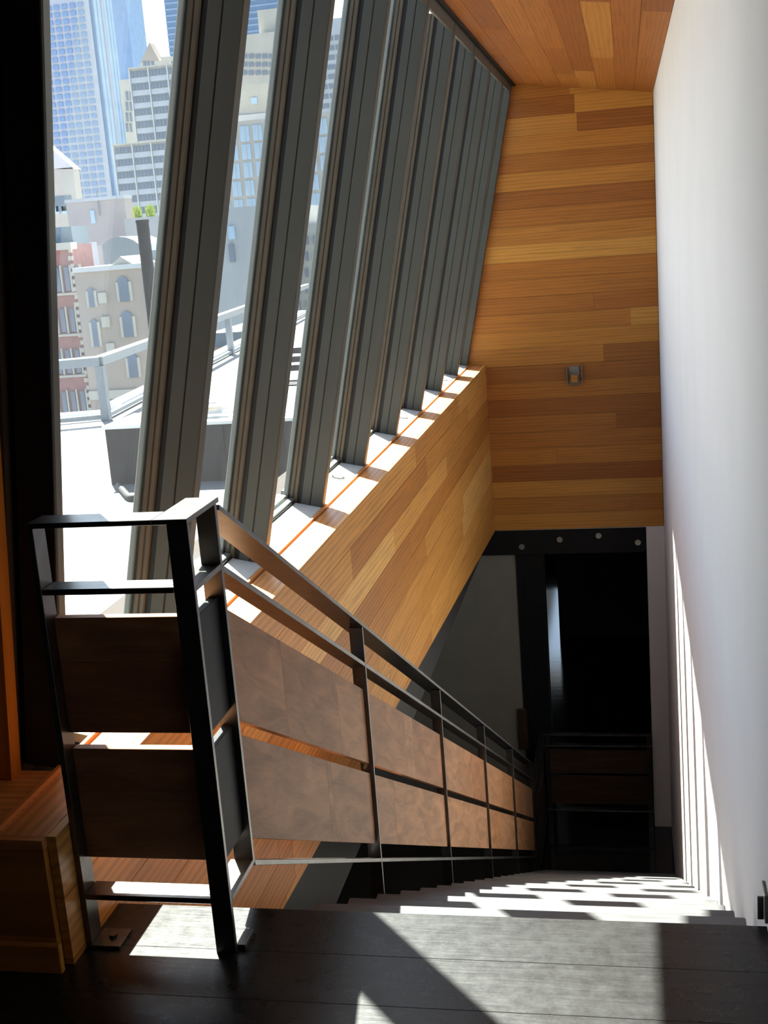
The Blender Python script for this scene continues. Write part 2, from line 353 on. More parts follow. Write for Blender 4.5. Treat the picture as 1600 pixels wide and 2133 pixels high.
# ================================================================== SLANTED GLAZING
NORM = math.hypot(1, LEAN)
A_ = Vector((LEAN, 0, 1)) / NORM; U_ = Vector((1, 0, -LEAN)) / NORM; W_ = Vector((0, 1, 0))
MY = [9.25 - 0.873 * i for i in range(7, -1, -1)]               # 3.139 ... 9.25
LEN = 2.1277 * NORM
win = empty('window_1', (XS, 3.1, ZS), 'row of tall slanted windows between grey aluminium mullions', 'window', kind='structure')
MW = 0.056
def mullion(ym, first=False):
    O = (XS, ym, ZS)
    b = fbox('mullion', O, A_, U_, W_, (-0.01, LEN + 0.02), (-0.095, -0.0575), (0, MW), MULL, win, bevel=0.0015)
    fbox('mullion_face', O, A_, U_, W_, (-0.01, LEN - 0.002), (-0.0555, -0.002), (0, MW), MULL, b, bevel=0.004)
    fbox('mullion_groove', O, A_, U_, W_, (-0.01, LEN), (-0.0575, -0.0555), (0.004, MW - 0.004), GASK, b)
    fbox('gasket', O, A_, U_, W_, (-0.01, LEN + 0.02), (-0.114, -0.095), (0.012, MW - 0.012), GASK, b)
    fbox('glazing_bead', O, A_, U_, W_, (-0.01, LEN + 0.02), (-0.131, -0.114), (0.002, MW - 0.002), BEAD, b, bevel=0.004)
    fbox('glazing_bead', O, A_, U_, W_, (-0.01, LEN + 0.02), (-0.150, -0.1315), (0.004, MW - 0.004), BEAD, b, bevel=0.004)
    fbox('outer_cap', O, A_, U_, W_, (-0.01, LEN + 0.03), (-0.176, -0.157), (0.004, MW - 0.004), CAPM, b, bevel=0.003)
    fbox('glazing_core', O, A_, U_, W_, (-0.01, LEN + 0.02), (-0.157, -0.150), (0.018, MW - 0.018), GASK, b)
for ym in MY: mullion(ym)
mullion(YE - MW - 0.004)
edges = [2.525] + MY + [YE - MW - 0.004]
for i in range(len(edges) - 1):
    a, b = edges[i] + (MW if i else 0.0), edges[i + 1]
    O = (XS, 0, ZS)
    fbox('pane', O, A_, U_, W_, (-0.008, LEN + 0.16), (-0.1565, -0.1505), (a + (-0.012 if i else 0), b + 0.012), GLASS, win)
    s = fbox('sill', O, A_, U_, W_, (-0.03, -0.004), (-0.120, -0.002), (a + 0.001, b - 0.001), SILLM, win, bevel=0.002)
    fbox('sill_bead', O, A_, U_, W_, (-0.03, 0.012), (-0.149, -0.125), (a + 0.001, b - 0.001), CAPM, s, bevel=0.002)
    fbox('sill_gasket', O, A_, U_, W_, (-0.03, 0.004), (-0.1245, -0.1205), (a + 0.002, b - 0.002), GASK, s)
    fbox('outer_sill', O, A_, U_, W_, (-0.05, 0.02), (-0.20, -0.160), (a + 0.001, b - 0.001), CAPM, win)
    if i in (1, 3, 5, 7):
        c = Vector((XS, 0, ZS)) + U_ * -0.062 + W_ * (a + 0.62 * (b - a)); q = c + A_ * -0.004
        cyl('drain_ring', q, q + A_ * 0.003, 0.032, STEEL, s, 24); cyl('drain_cover', q, q + A_ * 0.0045, 0.021, SILLM, s, 20)
    fbox('window_head', O, A_, U_, W_, (LEN - 0.062, LEN - 0.003), (-0.022, -0.006), (a + 0.001, b - 0.001), MULL, win)
tag(fbox('trim_1', (XS, 0, ZS), (0, 1, 0), A_, U_, (2.45, YE), (LEN - 0.012, LEN + 0.012), (0.001, 0.022), BLACK), 'dark trim where the windows meet the ceiling', 'trim', kind='structure')

# leaning black column at the near end of the windows
lc = empty('leaning_column', (-1.32, 2.40, ZE), 'leaning black steel column standing on the wooden ledge', 'column')
LA = Vector((0.117, 0, 1)).normalized(); LU = Vector((1, 0, -0.117)).normalized(); LO = (-1.272, 2.40, ZE)
fbox('column_flange', LO, LA, LU, W_, (0.0, 2.3), (-0.086, 0.0), (-0.05, -0.036), BLACK, lc, bevel=0.002)
fbox('column_flange', LO, LA, LU, W_, (0.0, 2.3), (-0.165, -0.072), (0.106, 0.12), BLACK, lc, bevel=0.002)
prism('column_web', [(-1.352, 2.365, ZE), (-1.283, 2.365, ZE), (-1.352, 2.505, ZE), (-1.43, 2.505, ZE)], LA * 2.3, BLACK, lc, (0, 1, 0))
fbox('column_edge_strip', (-1.354, 2.505, ZE), LA, LU, W_, (0.01, 2.3), (0.012, 0.020), (-0.03, 0.015), MULL, lc)

# ================================================================== STAIRCASE
st = empty('staircase', (-0.28, Y0, 0), 'straight flight of black stained wooden stairs between railing and plaster wall', 'stairs')
for k in range(1, NR):
    ya, yb = Y0 + RUN * (k - 1), Y0 + RUN * k
    box('tread', XTL, XTR, ya - 0.022, yb, -RISE * k - 0.045, -RISE * k, TREADW, st, bevel=0.003)
    box('riser', XTL + 0.004, XTR - 0.004, ya - 0.045, ya - 0.026, -RISE * k + 0.0005, -RISE * (k - 1) - 0.0455 if k > 1 else -0.024, DARKW, st)
box('riser', XTL + 0.004, XTR - 0.004, Y0 + RUN * (NR - 1) - 0.045, Y0 + RUN * (NR - 1) - 0.026, ZL + 0.0005, -RISE * (NR - 1) - 0.0455, DARKW, st)
yb = Y0 + RUN * (NR - 1)
for nm, x0, x1 in (('stringer', -0.8135, -0.795), ('stringer', XTR + 0.002, XTR + 0.013)):
    prism(nm, [(x0, Y0 + 0.03, -0.25), (x0, Y0 + 0.03, -0.45), (x0, yb, ZL), (x0, yb, ZL + RISE - 0.06), (x0, Y0 + 0.03 + RUN, -RISE - 0.06)], (x1 - x0, 0, 0), BLACK, st, (0, 1, 0))

# ================================================================== STAIR RAILING
ra = empty('stair_railing', (XR, YP, 0), 'black steel stair railing with walnut infill panels stepping down from the landing', 'railing')
T = 0.0105; BW = 0.070; PW = 0.0415; BV = 0.0008
XA = XR - BW
# front section across the landing
box('top_rail', XL, XA, YP, YP + BW, HR - T, HR, STEEL, ra, BV)
box('top_rail', XA + 0.0002, XR, YP, YF + 0.028, HR - T, HR, STEEL, ra, BV, axis='Y')
box('mid_rail', XL + 0.013, XR - PW - 0.0002, YP, YP + 0.055, 0.7635, 0.7755, STEEL, ra, BV)
box('mid_rail', XR - 0.050, XR, YP + 0.0125, YF - 0.0002, 0.7635, 0.7755, STEEL, ra, BV, axis='Y')
box('bottom_rail', XL + 0.013, XR - PW - 0.0002, YP, YP + 0.055, 0.110, 0.122, STEEL, ra, BV)
box('bottom_rail', XR - 0.050, XR, YP + 0.0125, YF - 0.0002, 0.110, 0.122, STEEL, ra, BV, axis='Y')
box('post', XL, XL + 0.0125, YP + 0.0002, YP + 0.050, 0.0, HR - T - 0.0002, STEEL, ra, BV, axis='Z')
box('post', XR - PW, XR, YP + 0.0002, YP + 0.0122, 0.0, HR - T - 0.0002, STEEL, ra, BV, axis='Z')
box('post', XR - PW, XR, YF, YF + 0.012, 0.110, HR - T - 0.0002, STEEL, ra, BV, axis='Z')
box('base_plate', XL + 0.0127, XL + 0.075, YP - 0.004, YP + 0.062, 0.0, 0.008, STEEL, ra, BV)
cyl('bolt', (XL + 0.048, YP + 0.03, 0.008), (XL + 0.048, YP + 0.03, 0.015), 0.009, STEEL, ra, 6)
box('base_plate', XR - 0.002, XR + 0.016, YP + 0.014, YP + 0.075, 0.0, 0.012, STEEL, ra, BV)
for z0, z1 in ((0.4644, 0.707), (0.1885, 0.430)):
    zm = z0 + 0.62 * (z1 - z0)
    for q0, q1 in ((z0, zm), (zm, z1)):
        box('infill_board', XL + 0.013, XR - PW - 0.0006, YP + 0.034, YP + 0.0555, q0, q1 - 0.0003, WALNUT, ra, 0.0006)
    box('infill_plate', XR - 0.034, XR - 0.013, YP + 0.0126, YF - 0.0006, z0, z1, BLACK, ra, 0.001, axis='Y')
# sloping section
YEND = Y1 + DP * 4
def sloped(name, x0, x1, ya, yb, t0, t1, m, bevel=BV):
    return prism(name, [(x0, ya, t0 + nose(ya)), (x0, yb, t0 + nose(yb)), (x0, yb, t1 + nose(yb)), (x0, ya, t1 + nose(ya))], (x1 - x0, 0, 0), m, ra, (0, 1, -SL), bevel)
TV = T * math.hypot(1, SL)
sloped('top_rail', XA, XR, YF + 0.0282, YEND, HR - TV, HR, STEEL)
ys = [YF] + [Y1 + DP * i for i in range(5)]
for i, yy in enumerate(ys):
    if i:
        box('post', XR - PW, XR, yy, yy + 0.0115, nose(yy) - 0.26, HR - TV + nose(yy + 0.0115) - 0.0004, STEEL, ra, BV, axis='Z')
    if i < 5:
        a, b = yy + 0.0124, ys[i + 1] - 0.0002
        sloped('mid_rail', XR - 0.052, XR, a, b, 0.7635, 0.7770, STEEL)
        sloped('bottom_rail', XR - 0.050, XR, a, b, 0.1085, 0.1220, STEEL)
        for (t0, t1) in ((0.445, 0.690), (0.172, 0.412)):
            cu_ = [a + 0.0006] + sorted(rnd.uniform(0.2, 0.85) * (b - a) + a for _ in range(2 if i < 3 else 1)) + [b - 0.0006]
            for ya, yb_ in zip(cu_, cu_[1:]):
                sloped('infill_board', XR - 0.034, XR - 0.013, ya, yb_ - 0.0004, t0, t1, WALNUT, 0.0006)
# ---- guard of the lower landing
lr = empty('landing_railing', (XR, YEND + 0.2, ZL), 'dark steel guard rail with walnut boards at the lower landing', 'railing')
GX, GY, GT = -0.81, YE - 0.06, ZL + 0.885
for z, nm in ((GT, 'top_rail'), (GT - 0.10, 'mid_rail'), (ZL + 0.185, 'bottom_rail')):
    box(nm, GX, 0.090, GY - 0.03, GY + 0.03, z - 0.011, z, STEEL, lr, BV)
    box(nm, GX - 0.05, GX - 0.0005, YEND + 0.23, GY + 0.03, z - 0.011, z, STEEL, lr, BV, axis='Y')
for x in (GX, 0.046): box('post', x, x + 0.04, GY - 0.006, GY + 0.006, ZL, GT - 0.0115, STEEL, lr, axis='Z')
box('post', GX - 0.05, GX - 0.01, YEND + 0.218, YEND + 0.229, ZL, GT - 0.0115, STEEL, lr, axis='Z')
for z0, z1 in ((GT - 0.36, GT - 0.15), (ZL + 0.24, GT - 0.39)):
    box('infill_panel', GX + 0.041, 0.045, GY - 0.010, GY + 0.010, z0, z1, SHADEBOARD, lr)
    box('infill_panel', GX - 0.034, GX - 0.014, YEND + 0.23, GY - 0.031, z0, z1, SHADEBOARD, lr, axis='Y')
nb = box('newel_board', -1.03, -0.955, YE - 0.04, YE - 0.015, -3.06, -2.69, SHADEBOARD, None, 0.006, axis='Z')
tag(nb, 'brown wooden board with rounded top beside the dark doorway column', 'board')

# ---- steel lintel with bolts, and the doorway column
bm_ = box('steel_beam', -1.30, 0.095, YE + 0.008, YE + 0.030, -1.322, ZB - 0.002, BLACK, None, 0.001)
tag(bm_, 'black steel lintel plate with bolts under the fir wall', 'beam')
for (u, v) in ((1087, 1139), (1166, 1124), (1247, 1116), (1329, 1130)):
    p = at_y(u, v, YE + 0.008)
    wa = cyl('washer', p, p + Vector((0, -0.004, 0)), 0.024, ZINC, bm_, 20)
    cyl('bolt_head', p + Vector((0, -0.004, 0)), p + Vector((0, -0.016, 0)), 0.014, ZINC, wa, 6)
box('gap_strip', -1.13, 0.095, YE + 0.001, YE + 0.007, ZB - 0.006, ZB - 0.001, ZINC, bm_)
dc = empty('steel_column', (-0.87, YE + 0.1, ZL), 'black steel column standing in the dark doorway', 'column')
box('column_flange', -0.983, -0.755, YE + 0.032, YE + 0.046, ZL, -1.1, BLACK, dc)
box('column_flange', -0.983, -0.755, YE + 0.19, YE + 0.204, ZL, -1.1, BLACK, dc)
box('column_web', -0.915, -0.900, YE + 0.046, YE + 0.19, ZL, -1.1, BLACK, dc)
box('column_cover', -0.983, -0.912, YE + 0.018, YE + 0.031, ZL, -1.325, BLACK, dc)

# ---- wall sconce
sc = empty('wall_sconce', (-0.43, YE, 0.045), 'small satin metal wall light on the fir end wall', 'wall light')
p = lambda u, v, dy: at_y(u, v, YE - dy)
box('back_plate', -0.474, -0.392, YE - 0.010, YE - 0.0005, 0.085, 0.235, NICKEL, sc, 0.001)
box('side_bracket', -0.492, -0.486, YE - 0.06, YE - 0.0005, 0.10, 0.232, NICKEL, sc, 0.001)
box('side_bracket', -0.376, -0.370, YE - 0.06, YE - 0.0005, 0.10, 0.250, NICKEL, sc, 0.001)
prism('upper_shade', [(-0.483, YE - 0.070, 0.155), (-0.483, YE - 0.078, 0.155), (-0.483, YE - 0.058, 0.278), (-0.483, YE - 0.050, 0.278)], (0.092, 0, 0), NICKEL, sc, (1, 0, 0), 0.001)
prism('lower_shade', [(-0.477, YE - 0.072, 0.128), (-0.477, YE - 0.080, 0.128), (-0.477, YE - 0.060, 0.030), (-0.477, YE - 0.052, 0.030)], (0.090, 0, 0), NICKEL, sc, (1, 0, 0), 0.001)
box('lamp_socket', -0.46, -0.405, YE - 0.055, YE - 0.0105, 0.11, 0.17, FIR, sc, 0.002)

# ---- steel bracket at the foot of the plaster wall
wb = empty('wall_bracket', (XW - 0.01, 2.33, -0.03), 'small dark steel bracket at the foot of the white plaster wall', 'bracket')
box('bracket_plate', XW - 0.007, XW - 0.0005, 2.285, 2.345, 0.0, 0.062, STEEL, wb, 0.001)
box('bracket_flange', XW - 0.020, XW - 0.0075, 2.300, 2.306, 0.0, 0.050, STEEL, wb, 0.001)

# ================================================================== TERRACE
ZD = -0.72
P0 = at_z(206, 744, 0.10); PL = at_y(60, 737, P0.y - 0.3); PL.z = 0.10
P1 = at_z(640, 592, 0.10)
tr = empty('terrace_railing', (P0.x, P0.y, ZD), 'grey steel railing with bright top edge around the terrace', 'railing')
def bar(name, a, b, w, h, m, parent):
    a, b = Vector(a), Vector(b); A = (b - a).normalized(); Wv = A.cross(Vector((0, 0, 1))).normalized(); Uv = Wv.cross(A)
    return fbox(name, a, A, Wv, Uv, (0, (b - a).length), (-w / 2, w / 2), (-h, 0), m, parent)
LFT = PL + (PL - P0) * 1.5
for (a, b) in ((LFT, P0), (P0, P1)):
    bar('top_rail', a, b, 0.09, 0.11, OUTST, tr)
    bar('rail_cap', a + Vector((0, 0, .012)), b + Vector((0, 0, .012)), 0.11, 0.012, WHITE, tr)
    bar('bottom_rail', a - Vector((0, 0, .74)), b - Vector((0, 0, .74)), 0.06, 0.05, OUTST, tr)
dv = (P1 - P0)
nl = Vector((-dv.y, dv.x, 0)).normalized(); e0 = P0 + nl * 0.35; e1 = P1 + nl * 0.35 + dv * 0.3
dk = prism('terrace_deck', [(-1.76, 1.0, ZD), (-1.76, e1.y, ZD), (e1.x, e1.y, ZD), (e0.x, P0.y + 0.45, ZD), (LFT.x - 3, LFT.y + 0.45, ZD), (LFT.x - 3, 1.0, ZD)], (0, 0, -0.25), DECKM)
tag(dk, 'bright white roof terrace outside the slanted windows', 'terrace', kind='structure')
for t in (0.0, 0.42, 0.8): 
    q = P0 + dv * t
    box('post', q.x - 0.055, q.x + 0.055, q.y - 0.05, q.y + 0.05, ZD, q.z - 0.112, OUTST, tr, axis='Z')
for i in (1, 2):
    q = P0 + (LFT - P0) * (i / 2.2)
    box('post', q.x - 0.05, q.x + 0.05, q.y - 0.05, q.y + 0.05, ZD, q.z - 0.112, OUTST, tr, axis='Z')
cb = bar('parapet_curb', (LFT.x - 2, LFT.y + 0.24, ZD + 0.09), (P0.x - 0.12, P0.y + 0.24, ZD + 0.09), 0.26, 0.09, WHITE, None)
tag(cb, 'low white parapet curb behind the terrace railing corner', 'curb')
n_ = Vector((-dv.y, dv.x, 0)).normalized()
cb2 = bar('parapet_curb', Vector((P0.x, P0.y, ZD + .09)) + n_ * 0.20 + dv * 0.05, Vector((P1.x, P1.y, ZD + .09)) + n_ * 0.20, 0.24, 0.09, WHITE, None)
tag(cb2, 'long white parapet curb running along the terrace railing', 'curb')
# long dark box with a white lid
ch = empty('storage_box', (-3.6, 10.9, ZD), 'long dark weathered storage box on the white terrace', 'box')
bx0, bx1 = at_z(246, 1003, ZD).x, at_z(705, 1003, ZD).x; by = at_z(340, 1006, ZD).y
ztop = at_y(300, 884, by).z
box('box_body', bx0, bx1, by, by + 0.75, ZD, ztop - 0.03, BOXM, ch)
box('box_lid', bx0 - 0.02, bx1 + 0.02, by - 0.02, by + 0.77, ztop - 0.029, ztop, WHITE, ch)
for i in range(1, 4):
    x = bx0 + (bx1 - bx0) * i / 4; box('batten', x - 0.03, x + 0.03, by - 0.015, by - 0.0005, ZD, ztop - 0.031, BOXM, ch)
def cushion(name, c, sx, sy, sz, m, label, rot=0.0):
    bm = bmesh.new(); bmesh.ops.create_cube(bm, size=1.0)
    bmesh.ops.subdivide_edges(bm, edges=list(bm.edges), cuts=3, use_grid_fill=True)
    for v in bm.verts:
        d = v.co * 2; k = 1 - 0.16 * (d.x ** 2 * d.y ** 2) ; puff = (1 - abs(d.x) ** 3) * (1 - abs(d.y) ** 3)
        v.co = Vector((v.co.x * sx * (0.9 + 0.1 * k), v.co.y * sy * (0.9 + 0.1 * k), (v.co.z + 0.5) * sz * (0.45 + 0.55 * puff)))
    for f in bm.faces: f.smooth = True
    me = bpy.data.meshes.new(name); bm.to_mesh(me); bm.free(); me.materials.append(m)
    o = bpy.data.objects.new(name, me); link(o, None, Matrix.Translation(Vector(c)) @ Matrix.Rotation(rot, 4, 'Z'))
    return tag(o, label, 'cushion')
q = at_y(455, 868, by + 0.35); cushion('seat_cushion', (q.x - .1, by + 0.4, ztop), 0.42, 0.45, 0.09, CANVAS, 'white cushion lying on the dark storage box lid', 0.2)
cushion('seat_cushion', (q.x - .14, by + 0.42, ztop + 0.095), 0.38, 0.38, 0.09, CANVAS, 'upper white cushion stacked on another on the storage box', -0.1)
# folding chair behind the box
fc = empty('folding_chair', (-2.6, by + 2.4, ZD), 'dark folding chair with crossed legs on the terrace', 'chair')
cx, cy = at_z(618, 880, ZD).x, at_z(618, 880, ZD).y
def rod(nm, a, b, r=0.014): cyl(nm, (cx + a[0], cy + a[1], ZD + a[2]), (cx + b[0], cy + b[1], ZD + b[2]), r, BLACK, fc, 8)
for sx in (-0.22, 0.22):
    rod('leg', (sx, -0.25, 0), (sx, 0.25, 0.46)); rod('leg', (sx * .9, 0.25, 0), (sx * .9, -0.25, 0.46)); rod('back_post', (sx, 0.22, 0.44), (sx, 0.34, 0.88))
for i in range(5): box('seat_slat', cx - 0.22, cx + 0.22, cy - 0.24 + i * 0.1, cy - 0.17 + i * 0.1, ZD + 0.462, ZD + 0.48, BOXM, fc)
for i in range(3): box('back_slat', cx - 0.22, cx + 0.22, cy + 0.27 + i * 0.022, cy + 0.285 + i * 0.022, ZD + 0.58 + i * 0.1, ZD + 0.65 + i * 0.1, BOXM, fc)
# bent hose / strap on the deck
hp = [at_z(u, v, ZD + 0.03) for u, v in ((247, 1010), (258, 1024), (272, 1037), (290, 1033), (306, 1024))]
hs = []
for i in range(len(hp) - 1):
    pm, pa, pb, pn = hp[max(i - 1, 0)], hp[i], hp[i + 1], hp[min(i + 2, len(hp) - 1)]
    for k in range(6):
        t = k / 6; hs.append(0.5 * (2 * pa + (pb - pm) * t + (2 * pm - 5 * pa + 4 * pb - pn) * t * t + (3 * pa - pm - 3 * pb + pn) * t ** 3))
hs.append(hp[-1]); hv, hf = [], []
for i, c in enumerate(hs):
    d = (hs[min(i + 1, len(hs) - 1)] - hs[max(i - 1, 0)]).normalized(); sdv = d.cross(Vector((0, 0, 1))).normalized()
    for k in range(8):
        an = 2 * math.pi * k / 8; hv.append(c + sdv * 0.03 * math.cos(an) + Vector((0, 0, 0.03 * math.sin(an))))
        if i: hf.append(((i - 1) * 8 + k, (i - 1) * 8 + (k + 1) % 8, i * 8 + (k + 1) % 8, i * 8 + k))
ho = mesh_obj('deck_hose', hv, hf, BOXM, smooth=True)
tag(ho, 'grey bent hose lying on the terrace beside the storage box', 'hose')
# vent pipe beyond the railing
vp = at_y(296, 458, 21.0)
pipe = empty('vent_pipe', (vp.x, 21.0, -6), 'dark vertical vent pipe rising beyond the terrace railing', 'pipe')
cyl('pipe_shaft', (vp.x, 21.0, -8), (vp.x, 21.0, vp.z - 0.05), 0.11, BOXM, pipe, 20)
cyl('pipe_collar', (vp.x, 21.0, vp.z - 0.05), (vp.x, 21.0, vp.z), 0.118, BOXM, pipe, 20)

# ================================================================== CITY
ZG = -30.0
gr = box('ground', -900, 900, 30, 1200, ZG - 1, ZG, plain('street', (0.16, 0.16, 0.17), 0.9))
tag(gr, 'city ground far below between the buildings', 'ground', kind='structure')
C_ = lambda n, c, v=0.06, s=0.3: plain(n, c, 0.85, 0, v, s, 0.2)
PALE = C_('pale_concrete', (0.46, 0.49, 0.53)); BLUEG = C_('blue_tower_glass', (0.23, 0.34, 0.50)); DKBLUE = C_('deep_blue_glass', (0.12, 0.22, 0.36))
CREAM = C_('cream_stone', (0.50, 0.47, 0.41)); BEIGE = C_('beige_stone', (0.40, 0.34, 0.29)); BRICK = C_('pink_brick', (0.34, 0.18, 0.17), 0.12, 1.5); FARW = C_('far_white_trim', (0.60, 0.60, 0.59))
GREYST = C_('grey_render', (0.42, 0.43, 0.43)); PINKG = C_('pinkish_render', (0.40, 0.36, 0.36)); SLATE = C_('slate_roof', (0.20, 0.25, 0.28))
WINB = plain('tower_window', (0.20, 0.30, 0.46), 0.3, 0, 0.3, 0.05); WIND = plain('dark_window', (0.16, 0.20, 0.26), 0.3, 0, 0.25, 0.1)
WINL = plain('pale_window', (0.40, 0.55, 0.68), 0.3, 0, 0.15, 0.1)
def building(name, label, D, u0, u1, v0, vm, m, depth=25.0, cat='building', zb=None):
    """Front face at distance D between image columns u0,u1 (read at image row vm), top at row v0."""
    a = at_y(u0, vm, D); b = at_y(u1, vm, D); zt = at_y((u0 + u1) / 2, v0, D).z
    o = empty(name, ((a.x + b.x) / 2, D + depth / 2, ZG), label, cat)
    box('wall', a.x, b.x, D, D + depth, ZG if zb is None else zb, zt, m, o)
    return o, a.x, b.x, zt
WCACHE = {}
def window(parent, x0, x1, z0, z1, D, m, name='window', dep=0.25):
    key = (round(x1 - x0, 2), round(z1 - z0, 2), m.name, name)
    C = Vector(((x0 + x1) / 2, D, (z0 + z1) / 2))
    if key not in WCACHE:
        o = mesh_obj(name, hexa_verts(-(x1 - x0) / 2, (x1 - x0) / 2, -dep, dep, -(z1 - z0) / 2, (z1 - z0) / 2), BF, m, parent, Matrix.Translation(C)); WCACHE[key] = o
        return o
    o = WCACHE[key].copy(); COL.objects.link(o); WM[o] = Matrix.Translation(C); o.parent = parent
    o.matrix_parent_inverse = WM[parent].inverted(); o.matrix_basis = WM[o]
    return o
# A gridded tower
o, xa, xb, zt = building('office_tower', 'tall pale tower with a regular grid of small blue windows', 520, 62, 206, -80, 200, PALE, 26)
D = 520; px = 520 / F_PX * 1.02
x0 = at_y(86, 200, D).x
for r in range(27):
    zc_ = at_y(150, 12 + 15.6 * r, D).z
    for c in range(7):
        x = x0 + (c * 17.6) * px; window(o, x, x + 11.5 * px, zc_ - 4.6 * px, zc_ + 4.6 * px, D, WINB, dep=0.5)
for k, m in ((0.06, DKBLUE), (0.2, WINL), (0.36, WINL), (0.52, PALE), (0.62, WINL), (0.78, WINL), (0.9, WINL)):
    box('glass_strip', xb, xb + 0.4, D + 26 * k, D + 26 * (k + 0.09), -20, zt - 1, m, o)
# B, C blue towers
o, xa, xb, zt = building('blue_tower', 'plain dusty blue skyscraper beside the gap of sky', 700, 232, 270, -60, 70, BLUEG, 24)
box('lit_flank_panel', xb, xb + 0.5, 700, 724, -30, zt, C_('blue_tower_lit_flank', (0.30, 0.42, 0.56)), o)  # paler blue puts the light on this side into the colour
o, xa, xb, zt = building('deep_blue_tower', 'deep blue glass skyscraper right of the gap of sky', 640, 349, 590, -60, 70, DKBLUE, 6)
for r in range(12):
    zc_ = at_y(380, 6 + 13 * r, 640).z; window(o, xa, xb, zc_, zc_ + 0.9, 640, BLUEG, 'floor_band', 0.6)
# D gothic gable
o, xa, xb, zt = building('gothic_tower', 'stone tower with a steep pointed gable roof', 420, 292, 345, 128, 130, CREAM, 5)
ax = at_y(308, 128, 420).x; pk = at_y(311, 88, 420); bx_ = at_y(332, 128, 420).x
prism('gable_roof', [(xa, 420, zt), (bx_, 420, zt), (pk.x, 420, pk.z)], (0, 5, 0), BEIGE, o)
for u in (299, 307, 316): 
    q = at_y(u, 134, 420); window(o, q.x, q.x + 0.9, q.z - 0.9, q.z + 0.9, 420, WIND)
q = at_y(344, 118, 420); box('turret', q.x - 1.5, q.x + 2.2, 420, 424, zt, q.z, CREAM, o)
# E banded office blocks
def banded(name, label, D, u0, u1, v0, vm, pitch, rows, bays):
    o, xa, xb, zt = building(name, label, D, u0, u1, v0, vm, GREYST, 4)
    s = D / F_PX * 1.03
    for b in range(bays + 1):
        x = xa + (xb - xa) * b / bays; box('fin', x - 0.9 * s, x + 0.9 * s, D - 0.8, D, ZG, zt, FARW, o)
    for r in range(rows):
        zc_ = zt - (4 + pitch * r) * s
        for b in range(bays):
            w0 = xa + (xb - xa) * b / bays + 1.6 * s; w1 = xa + (xb - xa) * (b + 1) / bays - 1.6 * s
            box('spandrel', w0, w1, D - 0.3, D, zc_ - pitch * 0.52 * s - (pitch * 0.42) * s, zc_ - pitch * 0.52 * s, PALE, o)
            n = 5
            for k in range(n):
                a = w0 + (w1 - w0) * (k + 0.12) / n; window(o, a, a + (w1 - w0) * 0.76 / n, zc_ - pitch * 0.46 * s, zc_, D, WIND)
    box('parapet', xa - 0.8 * s, xb + 0.8 * s, D - 0.9, D + 4, zt, zt + 3 * s, CREAM, o)
    return o
banded('office_block', 'upper set back office block with white fins and dark window bands', 380, 277, 396, 138, 210, 24.5, 7, 3)
banded('office_block', 'lower office block with white fins stepping out below', 365, 243, 362, 298, 360, 24.5, 6, 3)
o, xa, xb, zt = building('stone_block', 'narrow cream stone building between tower and office block', 400, 254, 276, 165, 220, CREAM, 3)
for r in range(4):
    for c in range(2):
        q = at_y(263 + 8 * c, 200 + 22 * r, 400); window(o, q.x, q.x + 0.7, q.z - 1.4, q.z + 1.4, 400, WIND)
# F white gabled building
o, xa, xb, zt = building('gabled_house', 'white building with a sloping roof edge beside the dark column', 250, 70, 154, 352, 370, CREAM, 3)
p0 = at_y(70, 352, 250); p1 = at_y(156, 352, 250); p2 = at_y(96, 300, 250); p3 = at_y(70, 292, 250)
prism('gable', [p0, p1, p2, p3], (0, 3, 0), FARW, o)
q = at_y(114, 410, 250); q2 = at_y(152, 438, 250); window(o, q.x, q2.x, q2.z, q.z, 250, SLATE)
for c in range(3):
    q = at_y(98 + 16 * c, 438, 250); window(o, q.x, q.x + 1.0, q.z - 0.8, q.z + 0.8, 250, WINL)
# G rooftop block with planting
o, xa, xb, zt = building('rooftop_block', 'windowless pinkish rooftop block with a thin antenna', 185, 140, 262, 418, 440, PINKG, 3)
q = at_y(205, 418, 185); cyl('antenna', (q.x, 184.8, at_y(205, 450, 185).z), (q.x, 184.8, at_y(199, 398, 185).z), 0.10, SLATE, o, 8)
q = at_y(190, 452, 185); window(o, q.x, q.x + 0.7, q.z - 1.0, q.z + 1.0, 185, WINL)
box('parapet', xa - 0.1, xb + 0.1, 184.7, 188, zt, zt + 0.5, PALE, o)
o, xa, xb, zt = building('garden_block', 'low building carrying the rooftop garden', 180, 258, 350, 452, 455, GREYST, 4)
LEAF = plain('yellow_green_foliage', (0.42, 0.50, 0.10), 0.7, 0, 0.3, 3)  # yellow-green leaf colour with random variation
for i, u in enumerate((277, 304, 331)):
    q = at_y(u, 452, 180); r2 = random.Random(i)
    vs, fs = [], []
    for k in range(420):
        a = r2.uniform(0, 6.28); rr = r2.uniform(0, 0.62); hgt = r2.uniform(0.5, 2.2) * (1.1 - rr * 0.5)
        b0 = Vector((q.x + rr * math.cos(a), 182 + rr * math.sin(a), zt)); tip = b0 + Vector((r2.uniform(-.25, .25), r2.uniform(-.25, .25), hgt))
        sd_ = Vector((r2.uniform(-1, 1), r2.uniform(-1, 1), 0)).normalized() * 0.10; n0 = len(vs)
        vs += [b0 - sd_, b0 + sd_, tip]; fs.append((n0, n0 + 1, n0 + 2))
    me = bpy.data.meshes.new('rooftop_grass'); me.from_pydata(vs, [], fs); me.materials.append(LEAF)
    so = bpy.data.objects.new('rooftop_grass', me); link(so); tag(so, 'tuft of yellow green ornamental grass on the rooftop garden', 'plant', 'rooftop garden grasses')
